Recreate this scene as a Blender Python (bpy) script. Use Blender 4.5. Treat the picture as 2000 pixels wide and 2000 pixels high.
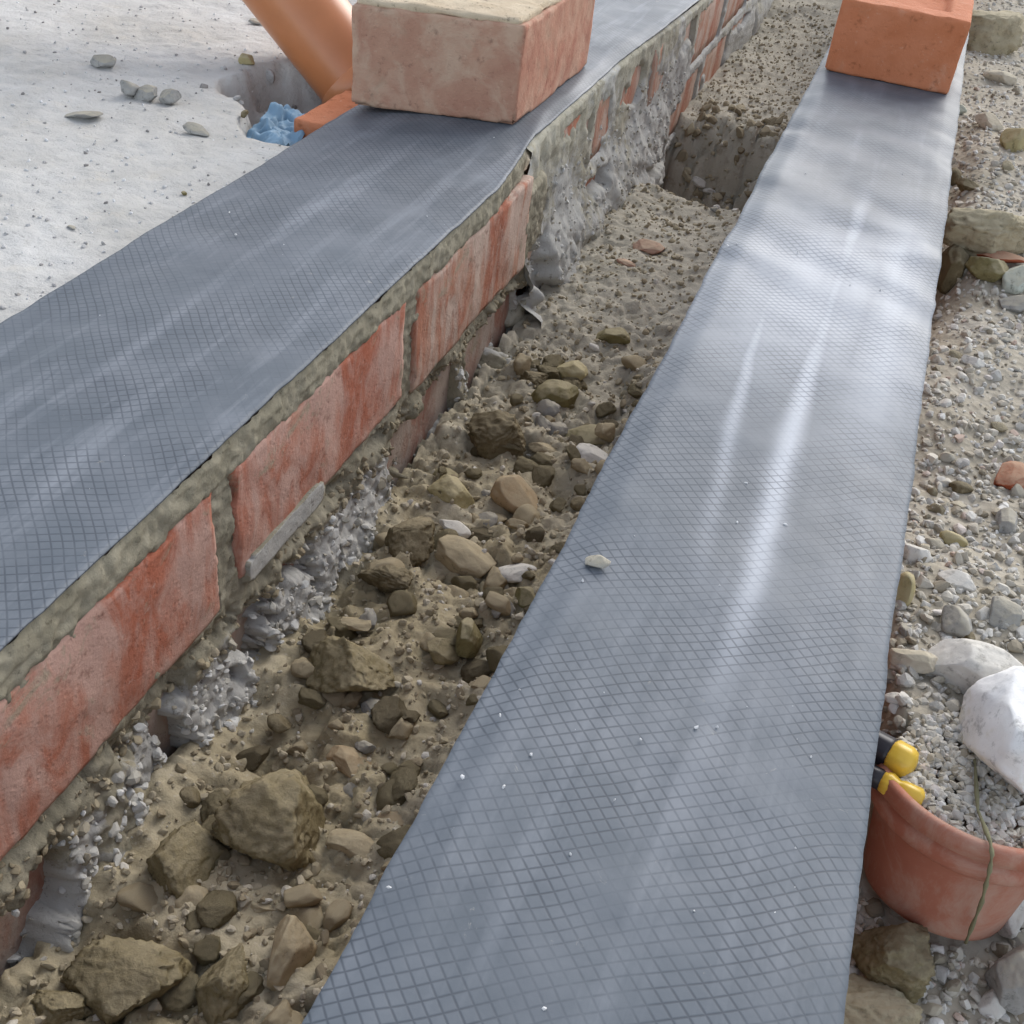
import bpy, math, random
import numpy as np
from mathutils import Matrix, Vector

scene = bpy.context.scene
for o in list(bpy.data.objects): bpy.data.objects.remove(o)
COL = scene.collection

# ---------------------------------------------------------------- camera, sky, sun, exposure
cam = bpy.data.cameras.new('camera'); cam_o = bpy.data.objects.new('camera', cam); COL.objects.link(cam_o)
cam.sensor_fit = 'HORIZONTAL'; cam.sensor_width = 36; cam.angle = math.radians(50.22779)
cam.clip_start = .01; cam.clip_end = 500
R = np.array([[0.9333008, 0.2891918, -0.21287961], [0.34454401, -0.55411201, 0.75779239], [0.10118819, -0.78059463, -0.61679248]])
M = Matrix.Identity(4)
for i in range(3):
    M[i][0] = R[i, 0]; M[i][1] = -R[i, 1]; M[i][2] = -R[i, 2]
M[0][3], M[1][3], M[2][3] = .2586, 0, .320664
cam_o.matrix_world = M
scene.camera = cam_o

SUN_EL, SUN_AZ = 36, 12          # elevation; azimuth from +Y towards +X
world = bpy.data.worlds.new('World'); scene.world = world; world.use_nodes = True
wn = world.node_tree; bg = wn.nodes['Background']
sky = wn.nodes.new('ShaderNodeTexSky'); sky.sky_type = 'NISHITA'; sky.sun_disc = False
sky.sun_elevation = math.radians(SUN_EL); sky.sun_rotation = math.radians(SUN_AZ)
sky.air_density = 1.0; sky.dust_density = 1.2; sky.ozone_density = 1.0
hsv = wn.nodes.new('ShaderNodeHueSaturation'); hsv.inputs['Saturation'].default_value = .42   # thin high cloud greys the sky
wn.links.new(sky.outputs[0], hsv.inputs['Color']); wn.links.new(hsv.outputs[0], bg.inputs['Color'])
bg.inputs['Strength'].default_value = .15
sun = bpy.data.lights.new('sun', 'SUN'); sun_o = bpy.data.objects.new('sun', sun); COL.objects.link(sun_o)
sun.energy = 1.0; sun.angle = math.radians(45); sun.color = (1, .96, .9)
sun_o.rotation_euler = (math.radians(90-SUN_EL), 0, math.radians(180-SUN_AZ)); sun_o.location = (0, 3, 3)
vs = scene.view_settings; vs.view_transform = 'Standard'; vs.look = 'None'; vs.gamma = 1; vs.use_curve_mapping = False
vs.exposure = 1.0

# ---------------------------------------------------------------- noise and the lie of the land
def _h(ix, iy, iz, seed):
    n = (ix.astype(np.int64)*374761393 + iy.astype(np.int64)*668265263 + iz.astype(np.int64)*2147483647 + seed*1274126177) & 0x7fffffff
    n = ((n ^ (n >> 13))*1274126177) & 0x7fffffff
    n = ((n ^ (n >> 16))*668265263) & 0x7fffffff
    return ((n ^ (n >> 15)) & 0xffff)/65535.0*2-1
def vnoise(P, seed=0):
    P = np.asarray(P, float); F = np.floor(P); f = P-F; I = F.astype(np.int64)
    u = f*f*f*(f*(f*6-15)+10); r = 0
    for dx in (0, 1):
        wx = u[..., 0] if dx else 1-u[..., 0]
        for dy in (0, 1):
            wy = u[..., 1] if dy else 1-u[..., 1]
            for dz in (0, 1):
                wz = u[..., 2] if dz else 1-u[..., 2]
                r = r + wx*wy*wz*_h(I[..., 0]+dx, I[..., 1]+dy, I[..., 2]+dz, seed)
    return r
def fbm(P, size, octv=4, seed=0, gain=.5, ridge=False):
    P = np.asarray(P, float)/size; a = 1.; s = 0; t = 0
    for k in range(octv):
        n = vnoise(P+k*17.3, seed+k*7)
        if ridge: n = 1-2*np.abs(n)
        s = s+a*n; t += a; a *= gain; P = P*2.03
    return s/t
def xyz(x, y, z=0.): 
    x, y, z = np.broadcast_arrays(np.asarray(x, float), np.asarray(y, float), np.asarray(z, float)); return np.stack([x, y, z], -1)
def sstep(a, b, v):
    t = np.clip((v-a)/(b-a), 0, 1); return t*t*(3-2*t)
def cavity_base(x, y):
    z = -.172+.0*x
    z = z+.022*sstep(.7, 1.1, y)
    z = z-.17*sstep(1.21, 1.26, y+.12*(x-.05)+.03*fbm(xyz(x, y), .04, 3, 14))*(1-sstep(1.38, 1.52, y+.3*x+.05*fbm(xyz(x, y), .05, 3, 15)))
    z = z+.03*sstep(1.8, 2.3, y)
    z = z+.012*sstep(.10, .17, x)
    return z+.007*fbm(xyz(x, y), .09, 2, 3)
def gravel_base(x, y):
    z = -.105+.0*x-.02*(1-sstep(.1, .45, y))
    z = z+.060*sstep(.350, .392, y)*sstep(.330, .345, x+.12*(y-.4))-.018*sstep(.45, .65, y)
    z = z+.012*sstep(.40, .7, x)+.02*sstep(.9, 1.0, y)*sstep(.34, .37, x)*(1-sstep(1.25, 1.5, y))
    z = z-.035*np.exp(-((y-.93)/.09)**2-((x-.335)/.02)**2)
    return z+.008*fbm(xyz(x, y), .12, 2, 8)
def slab_base(x, y):
    return -.012+.0*x+.0012*fbm(xyz(x, y), .15, 3, 5)

TRENCH_STONES = [
    (0.0735, 0.2928, 0.0288, 0.033, 0.028, 'rough', 'clod', 'largest brown clay clod with a broad flat face at the foot of the left wall'),
    (0.0429, 0.2598, 0.0174, 0.0216, 0.0183, 'rough', 'clod', 'dark brown clay clod squeezed between the largest clod and the left wall'),
    (0.0566, 0.2406, 0.0161, 0.0096, 0.0064, 'slabby', 'tan', 'long flat tan stone above the wide crumbly clod at the lower left'),
    (0.1141, 0.2337, 0.0111, 0.0189, 0.0189, 'angular', 'tan', 'tall tan stone standing at the bottom near the right membrane'),
    (0.1356, 0.2291, 0.0064, 0.0109, 0.0044, 'slabby', 'yellow', 'narrow yellowish stone leaning against the membrane at the bottom'),
    (0.0515, 0.1979, 0.0307, 0.0213, 0.0181, 'rough', 'clod', 'wide crumbly brown clod at the bottom left of the trench'),
    (0.0928, 0.2086, 0.0157, 0.0196, 0.0167, 'rough', 'clod', 'brown clod between the wide crumbly clod and the tall tan stone'),
    (0.0308, 0.178, 0.0161, 0.0121, 0.0103, 'rough', 'clod', 'grey brown clod in the bottom left corner below the plastered wall foot'),
    (0.0604, 0.4058, 0.0288, 0.0249, 0.0212, 'rough', 'clod', 'big dark clod in mid trench with a grey angular stone under its corner'),
    (0.0832, 0.39, 0.0094, 0.0079, 0.0067, 'angular', 'grey', 'grey angular stone under the corner of the big rounded clod'),
    (0.0994, 0.4478, 0.012, 0.012, 0.0102, 'angular', 'clod', 'brown angular lump, left one of the pair close to the right membrane'),
    (0.1123, 0.4602, 0.0088, 0.015, 0.0136, 'angular', 'olive', 'olive brown lump, right one of the pair close to the right membrane'),
    (0.0779, 0.5368, 0.0228, 0.0137, 0.0112, 'angular', 'tan', 'broad tan stone lying just below the white stone'),
    (0.0602, 0.5654, 0.013, 0.0078, 0.0052, 'slabby', 'white', 'bright white stone sitting on top of the broad tan stone'),
    (0.0385, 0.5303, 0.0194, 0.0221, 0.0188, 'rough', 'dark', 'very dark crumbly clod left of the white stone'),
    (0.041, 0.4925, 0.0196, 0.0136, 0.0116, 'rough', 'dark', 'dark brown flattened clod below the very dark crumbly one'),
    (0.0486, 0.6798, 0.0263, 0.0243, 0.0207, 'rough', 'dark', 'large dark round clod resting against the wall splash'),
    (0.0428, 0.5975, 0.0188, 0.015, 0.0128, 'angular', 'yellow', 'yellowish brown stone between the pinkish smear and the smooth orange tan stone'),
    (0.0293, 0.6199, 0.0106, 0.0081, 0.0069, 'round', 'olive', 'small olive pebble on top of the yellowish brown stone'),
    (0.0859, 0.6172, 0.0189, 0.017, 0.0145, 'round', 'orange', 'smooth orange tan stone beside the yellowish brown stone'),
    (0.0707, 0.7592, 0.0216, 0.0184, 0.0156, 'angular', 'olive', 'brown olive stone above the large dark round clod'),
    (0.0424, 0.7799, 0.0155, 0.0111, 0.0094, 'rough', 'dark', 'small dark lump touching the brown olive stone from the left'),
    (0.0696, 0.8038, 0.0146, 0.0135, 0.0115, 'angular', 'yellow', 'yellowish lump behind the brown olive stone'),
    (0.0849, 0.8777, 0.0179, 0.0107, 0.0091, 'angular', 'olive', 'olive green chip lying alone on the smooth soil'),
    (0.0745, 0.8588, 0.0059, 0.0042, 0.0036, 'angular', 'white', 'tiny pale pebble touching the olive green chip'),
    (0.0715, 1.0473, 0.0169, 0.0101, 0.0056, 'slabby', 'pink', 'larger flat pink brick chip on the pale soil near the hole'),
    (0.0599, 1.0039, 0.0116, 0.007, 0.0036, 'slabby', 'pink', 'smaller flat pink brick chip left of the larger one'),
    (0.1151, 0.5366, 0.0138, 0.0104, 0.0055, 'slabby', 'white', 'pale grey flat stone close to the right membrane'),
    (0.1327, 0.5138, 0.0094, 0.0081, 0.0068, 'round', 'olive', 'olive stone tucked under the membrane edge below the pale flat stone'),
    (0.127, 0.69, 0.018, 0.014, 0.0072, 'slabby', 'white', 'pale striped fragment poking from under the right membrane'),
    (0.1103, 0.7257, 0.0229, 0.0137, 0.0053, 'slabby', 'olive', 'long brown splinter of stone just above the pale striped fragment'),
    (0.1313, 0.6299, 0.0068, 0.0057, 0.0048, 'round', 'dark', 'small brown pebble at the edge of the right membrane'),
    (0.0386, 0.4491, 0.0139, 0.0084, 0.0036, 'slabby', 'tan', 'thin flat tan flake above the big rounded clod'),
    (0.0866, 0.3508, 0.0139, 0.0103, 0.0056, 'slabby', 'orange', 'tan triangular flake with a dark underside right of the largest clod'),
    (0.0988, 0.3356, 0.0089, 0.006, 0.0036, 'slabby', 'grey', 'light grey flat stone below the tan triangular flake'),
    (0.1132, 0.3008, 0.0152, 0.0091, 0.0061, 'slabby', 'tan', 'layered tan stone right of the largest clod'),
    (0.0375, 0.3584, 0.0073, 0.0061, 0.0051, 'round', 'dark', 'dark rounded pebble between the largest clod and the big rounded clod'),
    (-0.0309, 0.5098, 0.0143, 0.0188, 0.016, 'rough', 'clod', 'brown clod tucked under the second brick of the left wall'),
    (0.0216, 0.2935, 0.0061, 0.0064, 0.0054, 'round', 'dark', 'small dark pebble near the wall splash left of the largest clod'),
    (0.0855, 0.2547, 0.0122, 0.0073, 0.0049, 'slabby', 'tan', 'small tan chip with a notch directly below the largest clod'),
    (-0.0183, 0.4371, 0.0075, 0.0117, 0.0099, 'rough', 'clod', 'narrow brown lump in the white wall splash'),
    (-0.0264, 0.341, 0.0124, 0.0171, 0.0145, 'rough', 'clod', 'brown lump directly below the first full brick joint'),
    (0.0938, 0.3952, 0.0076, 0.0046, 0.0034, 'round', 'tan', 'little tan pebble right of the grey angular stone'),
    (0.098, 0.5895, 0.0092, 0.0073, 0.0062, 'angular', 'tan', 'small tan stone above the pale grey flat stone'),
    (0.0762, 0.5846, 0.0083, 0.007, 0.0059, 'angular', 'grey', 'small greyish stone right of the white stone'),
    (0.0825, 0.6916, 0.0122, 0.0073, 0.0049, 'slabby', 'tan', 'thin tan flake right of the large dark round clod'),
    (0.0683, 1.4432, 0.0095, 0.0057, 0.0043, 'angular', 'white', 'white pebble on the rim of the dark hole beside the wall foot'),
    (0.0513, 1.4505, 0.0132, 0.0079, 0.0062, 'angular', 'white', 'larger white pebble at the left end of the rim of the dark hole'),
    (0.1248, 0.3252, 0.0098, 0.0059, 0.0036, 'slabby', 'orange', 'orange brown flake by the left edge of the right membrane'),
]
GRAVEL_STONES = [
    (0.3631, 0.3038, 0.0175, 0.0181, 0.0154, 'rough', 'clod', 'rounded grey brown clod pressed against the left foot of the flower pot'),
    (0.3594, 0.2778, 0.0232, 0.0158, 0.0135, 'rough', 'sand', 'large sandy yellow block in the corner below the rounded grey brown clod'),
    (0.3746, 0.4269, 0.0227, 0.0147, 0.0125, 'angular', 'white', 'wide cream coloured stone right above the tool handle'),
    (0.3898, 0.3875, 0.0236, 0.0332, 0.0282, 'angular', 'plaster', 'large white lump of plaster leaning on the cream stone'),
    (0.3982, 0.3738, 0.0168, 0.0168, 0.0143, 'angular', 'cream', 'pale beige boulder lying behind the pot rim'),
    (0.3747, 0.3704, 0.0116, 0.0103, 0.0088, 'angular', 'grey', 'grey angular stone next to the yellow handle'),
    (0.3839, 0.3736, 0.0052, 0.0077, 0.0066, 'angular', 'white', 'small white stone at the foot of the plaster lump'),
    (0.4149, 0.3499, 0.008, 0.0136, 0.0125, 'angular', 'white', 'pale stone right of the pot foot'),
    (0.4175, 0.3163, 0.0117, 0.0169, 0.0143, 'angular', 'grey', 'grey smooth stone in the bottom right corner'),
    (0.4107, 0.3055, 0.0059, 0.0059, 0.005, 'angular', 'white', 'small round white stone left of the grey smooth corner stone'),
    (0.3657, 0.5529, 0.0087, 0.006, 0.0051, 'round', 'yellow', 'beige yellow round pebble near the upper gravel'),
    (0.3469, 0.4225, 0.0118, 0.0071, 0.0056, 'angular', 'cream', 'pale round stone close to the right edge of the membrane'),
    (0.3398, 0.4166, 0.0079, 0.0047, 0.0024, 'slabby', 'grey', 'narrow grey stone below the pale round stone'),
    (0.343, 0.3977, 0.0064, 0.0038, 0.0025, 'slabby', 'white', 'white flat pebble above the tool handle'),
    (0.3731, 0.4564, 0.0031, 0.0036, 0.0031, 'round', 'dark', 'small dark hollow looking pebble above the cream stone'),
    (0.356, 1.8272, 0.0701, 0.0482, 0.041, 'rough', 'sand', 'low sandy lump right of the orange brick'),
    (0.402, 1.3105, 0.0192, 0.0192, 0.0164, 'angular', 'yellow', 'yellow stone on the right border beside the orange brick'),
    (0.3707, 0.9946, 0.0449, 0.0299, 0.0254, 'rough', 'sand', 'broad sandy crust slab on the gravel at the right border'),
    (0.3771, 0.9493, 0.018, 0.0144, 0.0123, 'angular', 'olive', 'olive brown stone in front of the sandy crust slab'),
    (0.3878, 0.9715, 0.022, 0.0132, 0.0058, 'slabby', 'red', 'thin red tile shard between the sandy crust slab and the olive brown stone'),
    (0.3526, 0.9688, 0.0147, 0.0251, 0.023, 'angular', 'dark', 'dark brown lump touching the membrane edge below the sandy crust'),
    (0.345, 1.2097, 0.0083, 0.0125, 0.0106, 'round', 'dark', 'black pebble sticking up at the edge of the membrane'),
    (0.3574, 1.1644, 0.0132, 0.0092, 0.0078, 'round', 'dark', 'dark brown pebble right of the black pebble'),
    (0.4014, 0.9454, 0.012, 0.0144, 0.0123, 'angular', 'pale_green', 'pale greenish stone on the right border'),
    (0.4022, 0.9164, 0.0141, 0.0094, 0.008, 'angular', 'grey', 'blue grey stone below the pale greenish one'),
    (0.374, 0.7895, 0.0103, 0.0062, 0.0053, 'angular', 'white', 'white angular pebble in the fine gravel'),
    (0.3715, 0.6246, 0.0078, 0.0052, 0.0044, 'round', 'dark', 'dark oval pebble in the fine gravel'),
    (0.4033, 0.6492, 0.0126, 0.0143, 0.0057, 'slabby', 'red', 'glossy red tile fragment at the right border'),
    (0.3971, 0.5922, 0.0067, 0.0101, 0.0086, 'angular', 'grey', 'light grey stone below the red tile fragment'),
    (0.3446, 0.5177, 0.009, 0.0069, 0.0059, 'angular', 'white', 'white chip close to the membrane edge above the middle of the gravel'),
    (0.389, 1.6367, 0.0237, 0.0142, 0.0095, 'slabby', 'cream', 'cream flat stone high on the right beside the orange brick'),
    (0.3742, 1.3931, 0.017, 0.0136, 0.0115, 'angular', 'cream', 'cream angular stone above the yellow stone at the right border'),
    (0.3364, 1.4551, 0.0141, 0.0106, 0.009, 'angular', 'pale_green', 'pale green pebble at the corner of the orange brick'),
    (0.3661, 0.4988, 0.0103, 0.0062, 0.005, 'angular', 'white', 'milky white pebble near the centre of the gravel'),
    (0.3391, 0.475, 0.0056, 0.0096, 0.0096, 'round', 'yellow', 'beige pebble pile stone touching the membrane edge'),
    (0.3895, 0.4797, 0.0086, 0.0101, 0.0086, 'angular', 'grey', 'greyish pink stone above the plaster lump at the right border'),
    (0.3667, 0.4618, 0.0084, 0.0084, 0.0071, 'angular', 'grey', 'grey wedge shaped stone above the cream coloured stone'),
]
SLAB_STONES = [
    (-0.4138, 0.8476, 0.0133, 0.008, 0.0054, 'angular', 'grey', 'rounded grey pebble alone on the concrete slab'),
    (-0.3505, 0.7971, 0.0069, 0.0089, 0.0076, 'angular', 'grey', 'chip at the left end of the pebble row on the slab'),
    (-0.3342, 0.7987, 0.0123, 0.0079, 0.0067, 'angular', 'grey', 'grey chip in the middle of the pebble row on the slab'),
    (-0.3149, 0.8024, 0.0102, 0.0083, 0.0071, 'angular', 'grey', 'grey chip at the right end of the pebble row on the slab'),
    (-0.3193, 0.9333, 0.0081, 0.0065, 0.0055, 'angular', 'yellow', 'yellowish chip above the broken edge of the slab'),
    (-0.2481, 0.8113, 0.0033, 0.0043, 0.0036, 'round', 'dark', 'small dark pebble on the slab edge by the blue sheet'),
    (-0.3487, 0.7324, 0.0165, 0.0099, 0.0032, 'slabby', 'grey', 'thin grey flake left of the pebble row'),
    (-0.2583, 0.7552, 0.0114, 0.0068, 0.0039, 'slabby', 'grey', 'thin grey flake close to the blue sheet'),
    (-0.1986, 0.6462, 0.002, 0.002, 0.0017, 'round', 'olive', 'tiny olive crumb on the slab near the membrane'),
    (-0.2277, 0.5585, 0.0034, 0.0021, 0.0013, 'angular', 'grey', 'tiny grey crumb on the left of the slab'),
    (-0.3823, 1.0567, 0.0102, 0.0061, 0.0025, 'slabby', 'grey', 'thin dark twig like sliver on the slab by the pipe'),
]
MEMBRANE_LUMPS = [
    (0.1963, 0.3732, 0.006, 0.0036, 0.003, 'angular', 'mortar', 'small lump of dried mortar lying on the right membrane'),
]

rng = np.random.default_rng(11)

# ---------------------------------------------------------------- materials
def ramp(nt, fac, stops, interp='LINEAR'):
    r = nt.nodes.new('ShaderNodeValToRGB'); e = r.color_ramp.elements; r.color_ramp.interpolation = interp
    while len(e) < len(stops): e.new(.5)
    for k, (p, c) in enumerate(stops):
        e[k].position = p; e[k].color = (*c, 1) if len(c) == 3 else c
    nt.links.new(fac, r.inputs[0]); return r.outputs[0]
class Mat:
    def __init__(s, name, rough=.85, spec=.3):
        s.m = bpy.data.materials.new(name); s.m.use_nodes = True; s.nt = s.m.node_tree
        s.b = s.nt.nodes['Principled BSDF']; s.b.inputs['Roughness'].default_value = rough
        s.b.inputs['Specular IOR Level'].default_value = spec
        tc = s.nt.nodes.new('ShaderNodeTexCoord'); s.obj = tc.outputs['Object']; s.h = None
    def lk(s, a, b): s.nt.links.new(a, b)
    def mapped(s, scale=(1, 1, 1), rot=(0, 0, 0), src=None):
        n = s.nt.nodes.new('ShaderNodeMapping'); n.inputs['Scale'].default_value = scale; n.inputs['Rotation'].default_value = rot
        s.lk(src or s.obj, n.inputs[0]); return n.outputs[0]
    def noise(s, scale, detail=6, rough=.6, dist=0., vec=None):
        n = s.nt.nodes.new('ShaderNodeTexNoise'); n.inputs['Scale'].default_value = scale; n.inputs['Detail'].default_value = detail
        n.inputs['Roughness'].default_value = rough; n.inputs['Distortion'].default_value = dist
        s.lk(vec or s.obj, n.inputs['Vector']); return n.outputs['Fac']
    def voro(s, scale, feature='F1', vec=None):
        n = s.nt.nodes.new('ShaderNodeTexVoronoi'); n.inputs['Scale'].default_value = scale; n.feature = feature
        s.lk(vec or s.obj, n.inputs['Vector']); return n.outputs['Distance']
    def ramp(s, fac, stops): return ramp(s.nt, fac, stops)
    def mix(s, fac, a, b, mode='MIX'):
        n = s.nt.nodes.new('ShaderNodeMix'); n.data_type = 'RGBA'; n.blend_type = mode
        for i, v in ((0, fac), (6, a), (7, b)):
            if hasattr(v, 'is_output'): s.lk(v, n.inputs[i])
            elif i == 0: n.inputs[0].default_value = v
            else: n.inputs[i].default_value = (*v, 1)
        return n.outputs[2]
    def math(s, op, a, b=0., clamp=False):
        n = s.nt.nodes.new('ShaderNodeMath'); n.operation = op; n.use_clamp = clamp
        for i, v in ((0, a), (1, b)):
            if hasattr(v, 'is_output'): s.lk(v, n.inputs[i])
            else: n.inputs[i].default_value = v
        return n.outputs[0]
    def attr(s, name):
        n = s.nt.nodes.new('ShaderNodeAttribute'); n.attribute_name = name; return n.outputs['Fac']
    def objrand(s):
        n = s.nt.nodes.new('ShaderNodeObjectInfo'); return n.outputs['Random']
    def bump(s, h, strength, dist):
        n = s.nt.nodes.new('ShaderNodeBump'); n.inputs['Strength'].default_value = strength; n.inputs['Distance'].default_value = dist
        s.lk(h, n.inputs['Height'])
        if s.h: s.lk(s.h, n.inputs['Normal'])
        s.h = n.outputs[0]; s.lk(s.h, s.b.inputs['Normal'])
    def color(s, c):
        s.lk(c, s.b.inputs['Base Color']) if hasattr(c, 'is_output') else setattr(s.b.inputs['Base Color'], 'default_value', (*c, 1))
    def rough(s, c): s.lk(c, s.b.inputs['Roughness'])

def brick_mat(name, deep, mid, pale, lighten=.5, streak=1.7, dirt=.75):
    m = Mat(name, .85, .25)
    base = m.ramp(m.noise(28, 5, .6), [(.35, deep), (.62, mid)])
    n = m.noise(30, 6, .62, .6, m.mapped((1, 1.5, 1/streak), (.5, 0, 0)))
    msk = m.ramp(n, [(lighten-.05, (0, 0, 0)), (lighten+.12, (1, 1, 1))])
    fine = m.noise(160, 4, .7)
    c = m.mix(m.math('MULTIPLY', msk, .75), base, pale)
    c = m.mix(m.ramp(fine, [(.62, (0, 0, 0)), (.72, (.6, .6, .6))]), c, pale)
    c = m.mix(m.ramp(m.noise(110, 5, .7), [(.30, (.5, .5, .5)), (.42, (0, 0, 0))]), c, tuple(v*.35 for v in deep))
    c = m.mix(m.math('MULTIPLY', m.ramp(m.noise(19, 7, .68, .8), [(.56, (0, 0, 0)), (.63, (1, 1, 1))]), dirt), c, (.30, .26, .185))
    m.color(c); m.bump(m.noise(90, 8, .7), .7, .0018); m.bump(m.noise(500, 4, .7), .6, .0005); m.bump(m.ramp(m.voro(210), [(.12, (0, 0, 0)), (.3, (1, 1, 1))]), .35, .0006); return m.m
MB = {
 'red': brick_mat('red_brick', (.36, .115, .065), (.42, .185, .125), (.50, .345, .285), .455),
 'red2': brick_mat('dusty_brick', (.28, .13, .09), (.36, .22, .17), (.42, .37, .32), .42),
 'pink': brick_mat('lime_streaked_brick', (.34, .12, .07), (.40, .19, .12), (.50, .41, .34), .45, 2.6),
 'buff': brick_mat('buff_brick', (.38, .20, .14), (.45, .27, .19), (.52, .38, .28), .5, 1, .25),
 'orange': brick_mat('orange_brick', (.45, .155, .07), (.51, .195, .10), (.54, .30, .20), .66, 1, .12),
}
nt_ = MB['buff'].node_tree; b_n = nt_.nodes['Principled BSDF']; old = b_n.inputs['Base Color'].links[0].from_socket   # its long face burnt redder than the header
tc_ = nt_.nodes.new('ShaderNodeTexCoord'); sx_ = nt_.nodes.new('ShaderNodeSeparateXYZ'); nt_.links.new(tc_.outputs['Object'], sx_.inputs[0])
fx_ = ramp(nt_, sx_.outputs[0], [(0, (0, 0, 0)), (.0012, (.75, .75, .75))]); mx_ = nt_.nodes.new('ShaderNodeMix'); mx_.data_type = 'RGBA'; mx_.blend_type = 'MULTIPLY'
nt_.links.new(fx_, mx_.inputs[0]); nt_.links.new(old, mx_.inputs[6]); mx_.inputs[7].default_value = (1., .62, .55, 1); nt_.links.new(mx_.outputs[2], b_n.inputs['Base Color'])
def mortar_mat(name, a, b, lime, c_lime=(.47, .465, .445)):
    m = Mat(name, .95, .15)
    base = m.ramp(m.noise(45, 8, .65), [(.3, a), (.65, b)])
    f = m.math('ADD', m.attr('lime'), m.math('MULTIPLY', m.math('SUBTRACT', m.noise(60, 6, .7, .8), .5), 1.1))
    f = m.ramp(f, [(.42, (0, 0, 0)), (.62, (1, 1, 1))])
    c = m.mix(m.math('MULTIPLY', f, lime), base, c_lime)
    c = m.mix(m.ramp(m.noise(190, 4, .75), [(.28, (.8, .8, .8)), (.42, (0, 0, 0))]), c, (.07, .058, .04))
    m.color(c); m.bump(m.noise(120, 8, .75), .8, .002); m.bump(m.noise(450, 5, .8), .6, .0007); return m.m
M_MORTAR = mortar_mat('olive_mortar', (.21, .19, .135), (.34, .31, .235), .85)
M_MORTAR_FAR = mortar_mat('grey_mortar', (.30, .28, .21), (.43, .41, .34), .75, (.46, .465, .455))
M_CREAM = mortar_mat('cream_mortar', (.50, .40, .28), (.62, .52, .38), .1)

def soil_mat():
    m = Mat('trench_soil', .95, .12)
    n1 = m.noise(11, 7, .6, .4); n2 = m.noise(70, 8, .7)
    c = m.ramp(n1, [(.3, (.27, .225, .135)), (.5, (.38, .325, .22)), (.7, (.46, .41, .31))])
    c = m.mix(m.math('MULTIPLY', m.attr('lime'), .9), c, (.40, .375, .32))
    c = m.mix(m.ramp(n2, [(.3, (.6, .6, .6)), (.47, (0, 0, 0))]), c, (.13, .105, .065))
    c = m.mix(m.ramp(m.noise(220, 4, .7), [(.60, (0, 0, 0)), (.70, (.8, .8, .8))]), c, (.46, .41, .33))
    m.color(c); m.bump(n2, .7, .003); m.bump(m.noise(260, 6, .75), .8, .001); return m.m
def gravel_ground_mat():
    m = Mat('gravel_ground', .95, .12)
    c = m.ramp(m.noise(14, 7, .6, .4), [(.3, (.34, .305, .24)), (.55, (.45, .41, .34)), (.75, (.52, .49, .43))])
    c = m.mix(m.ramp(m.voro(160), [(.0, (0, 0, 0)), (.6, (.25, .25, .25))]), c, (.2, .17, .12))
    m.color(c); m.bump(m.voro(170), .6, .002); m.bump(m.noise(260, 6, .75), .8, .001); return m.m
def slab_mat():
    m = Mat('pale_concrete', .9, .2)
    c = m.ramp(m.noise(7, 9, .65, .3), [(.3, (.42, .405, .37)), (.55, (.525, .515, .49)), (.72, (.60, .595, .575))])
    c = m.mix(m.ramp(m.noise(60, 7, .75, .5, m.mapped((1, 2.2, 1), (0, 0, .4))), [(.30, (.9, .9, .9)), (.42, (0, 0, 0))]), c, (.30, .29, .28))
    c = m.mix(m.ramp(m.noise(23, 6, .7), [(.58, (0, 0, 0)), (.72, (.6, .6, .6))]), c, (.53, .49, .42))
    m.color(c); m.bump(m.noise(45, 8, .7), 1., .004); m.bump(m.noise(240, 6, .8), .7, .0008); return m.m
M_SOIL, M_GRAVELG, M_SLAB = soil_mat(), gravel_ground_mat(), slab_mat()

def stone_mat(name, a, b, spot=None, size=40, bump=.7, dusty=.55):
    m = Mat(name, .9, .2)
    c = m.ramp(m.noise(size, 7, .65, .3), [(.3, a), (.68, b)])
    c = m.mix(m.ramp(m.noise(size*4, 5, .75), [(.3, (.8, .8, .8)), (.45, (0, 0, 0))]), c, tuple(v*.35 for v in a))
    if spot: c = m.mix(m.ramp(m.noise(size*1.3, 5, .7), [(.55, (0, 0, 0)), (.66, (.8, .8, .8))]), c, spot)
    if dusty:
        g = m.nt.nodes.new('ShaderNodeNewGeometry'); sp = m.nt.nodes.new('ShaderNodeSeparateXYZ'); m.lk(g.outputs['Normal'], sp.inputs[0])
        up = m.math('ADD', sp.outputs[2], m.math('MULTIPLY', m.math('SUBTRACT', m.noise(70, 6, .7), .5), 1.6))
        c = m.mix(m.math('MULTIPLY', m.ramp(up, [(.35, (0, 0, 0)), (1., (1, 1, 1))]), dusty), c, (.41, .36, .255))
    m.color(c); m.bump(m.noise(size*2.5, 8, .75), bump, .0025); m.bump(m.noise(500, 5, .8), bump*.8, .0007); return m.m
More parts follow.
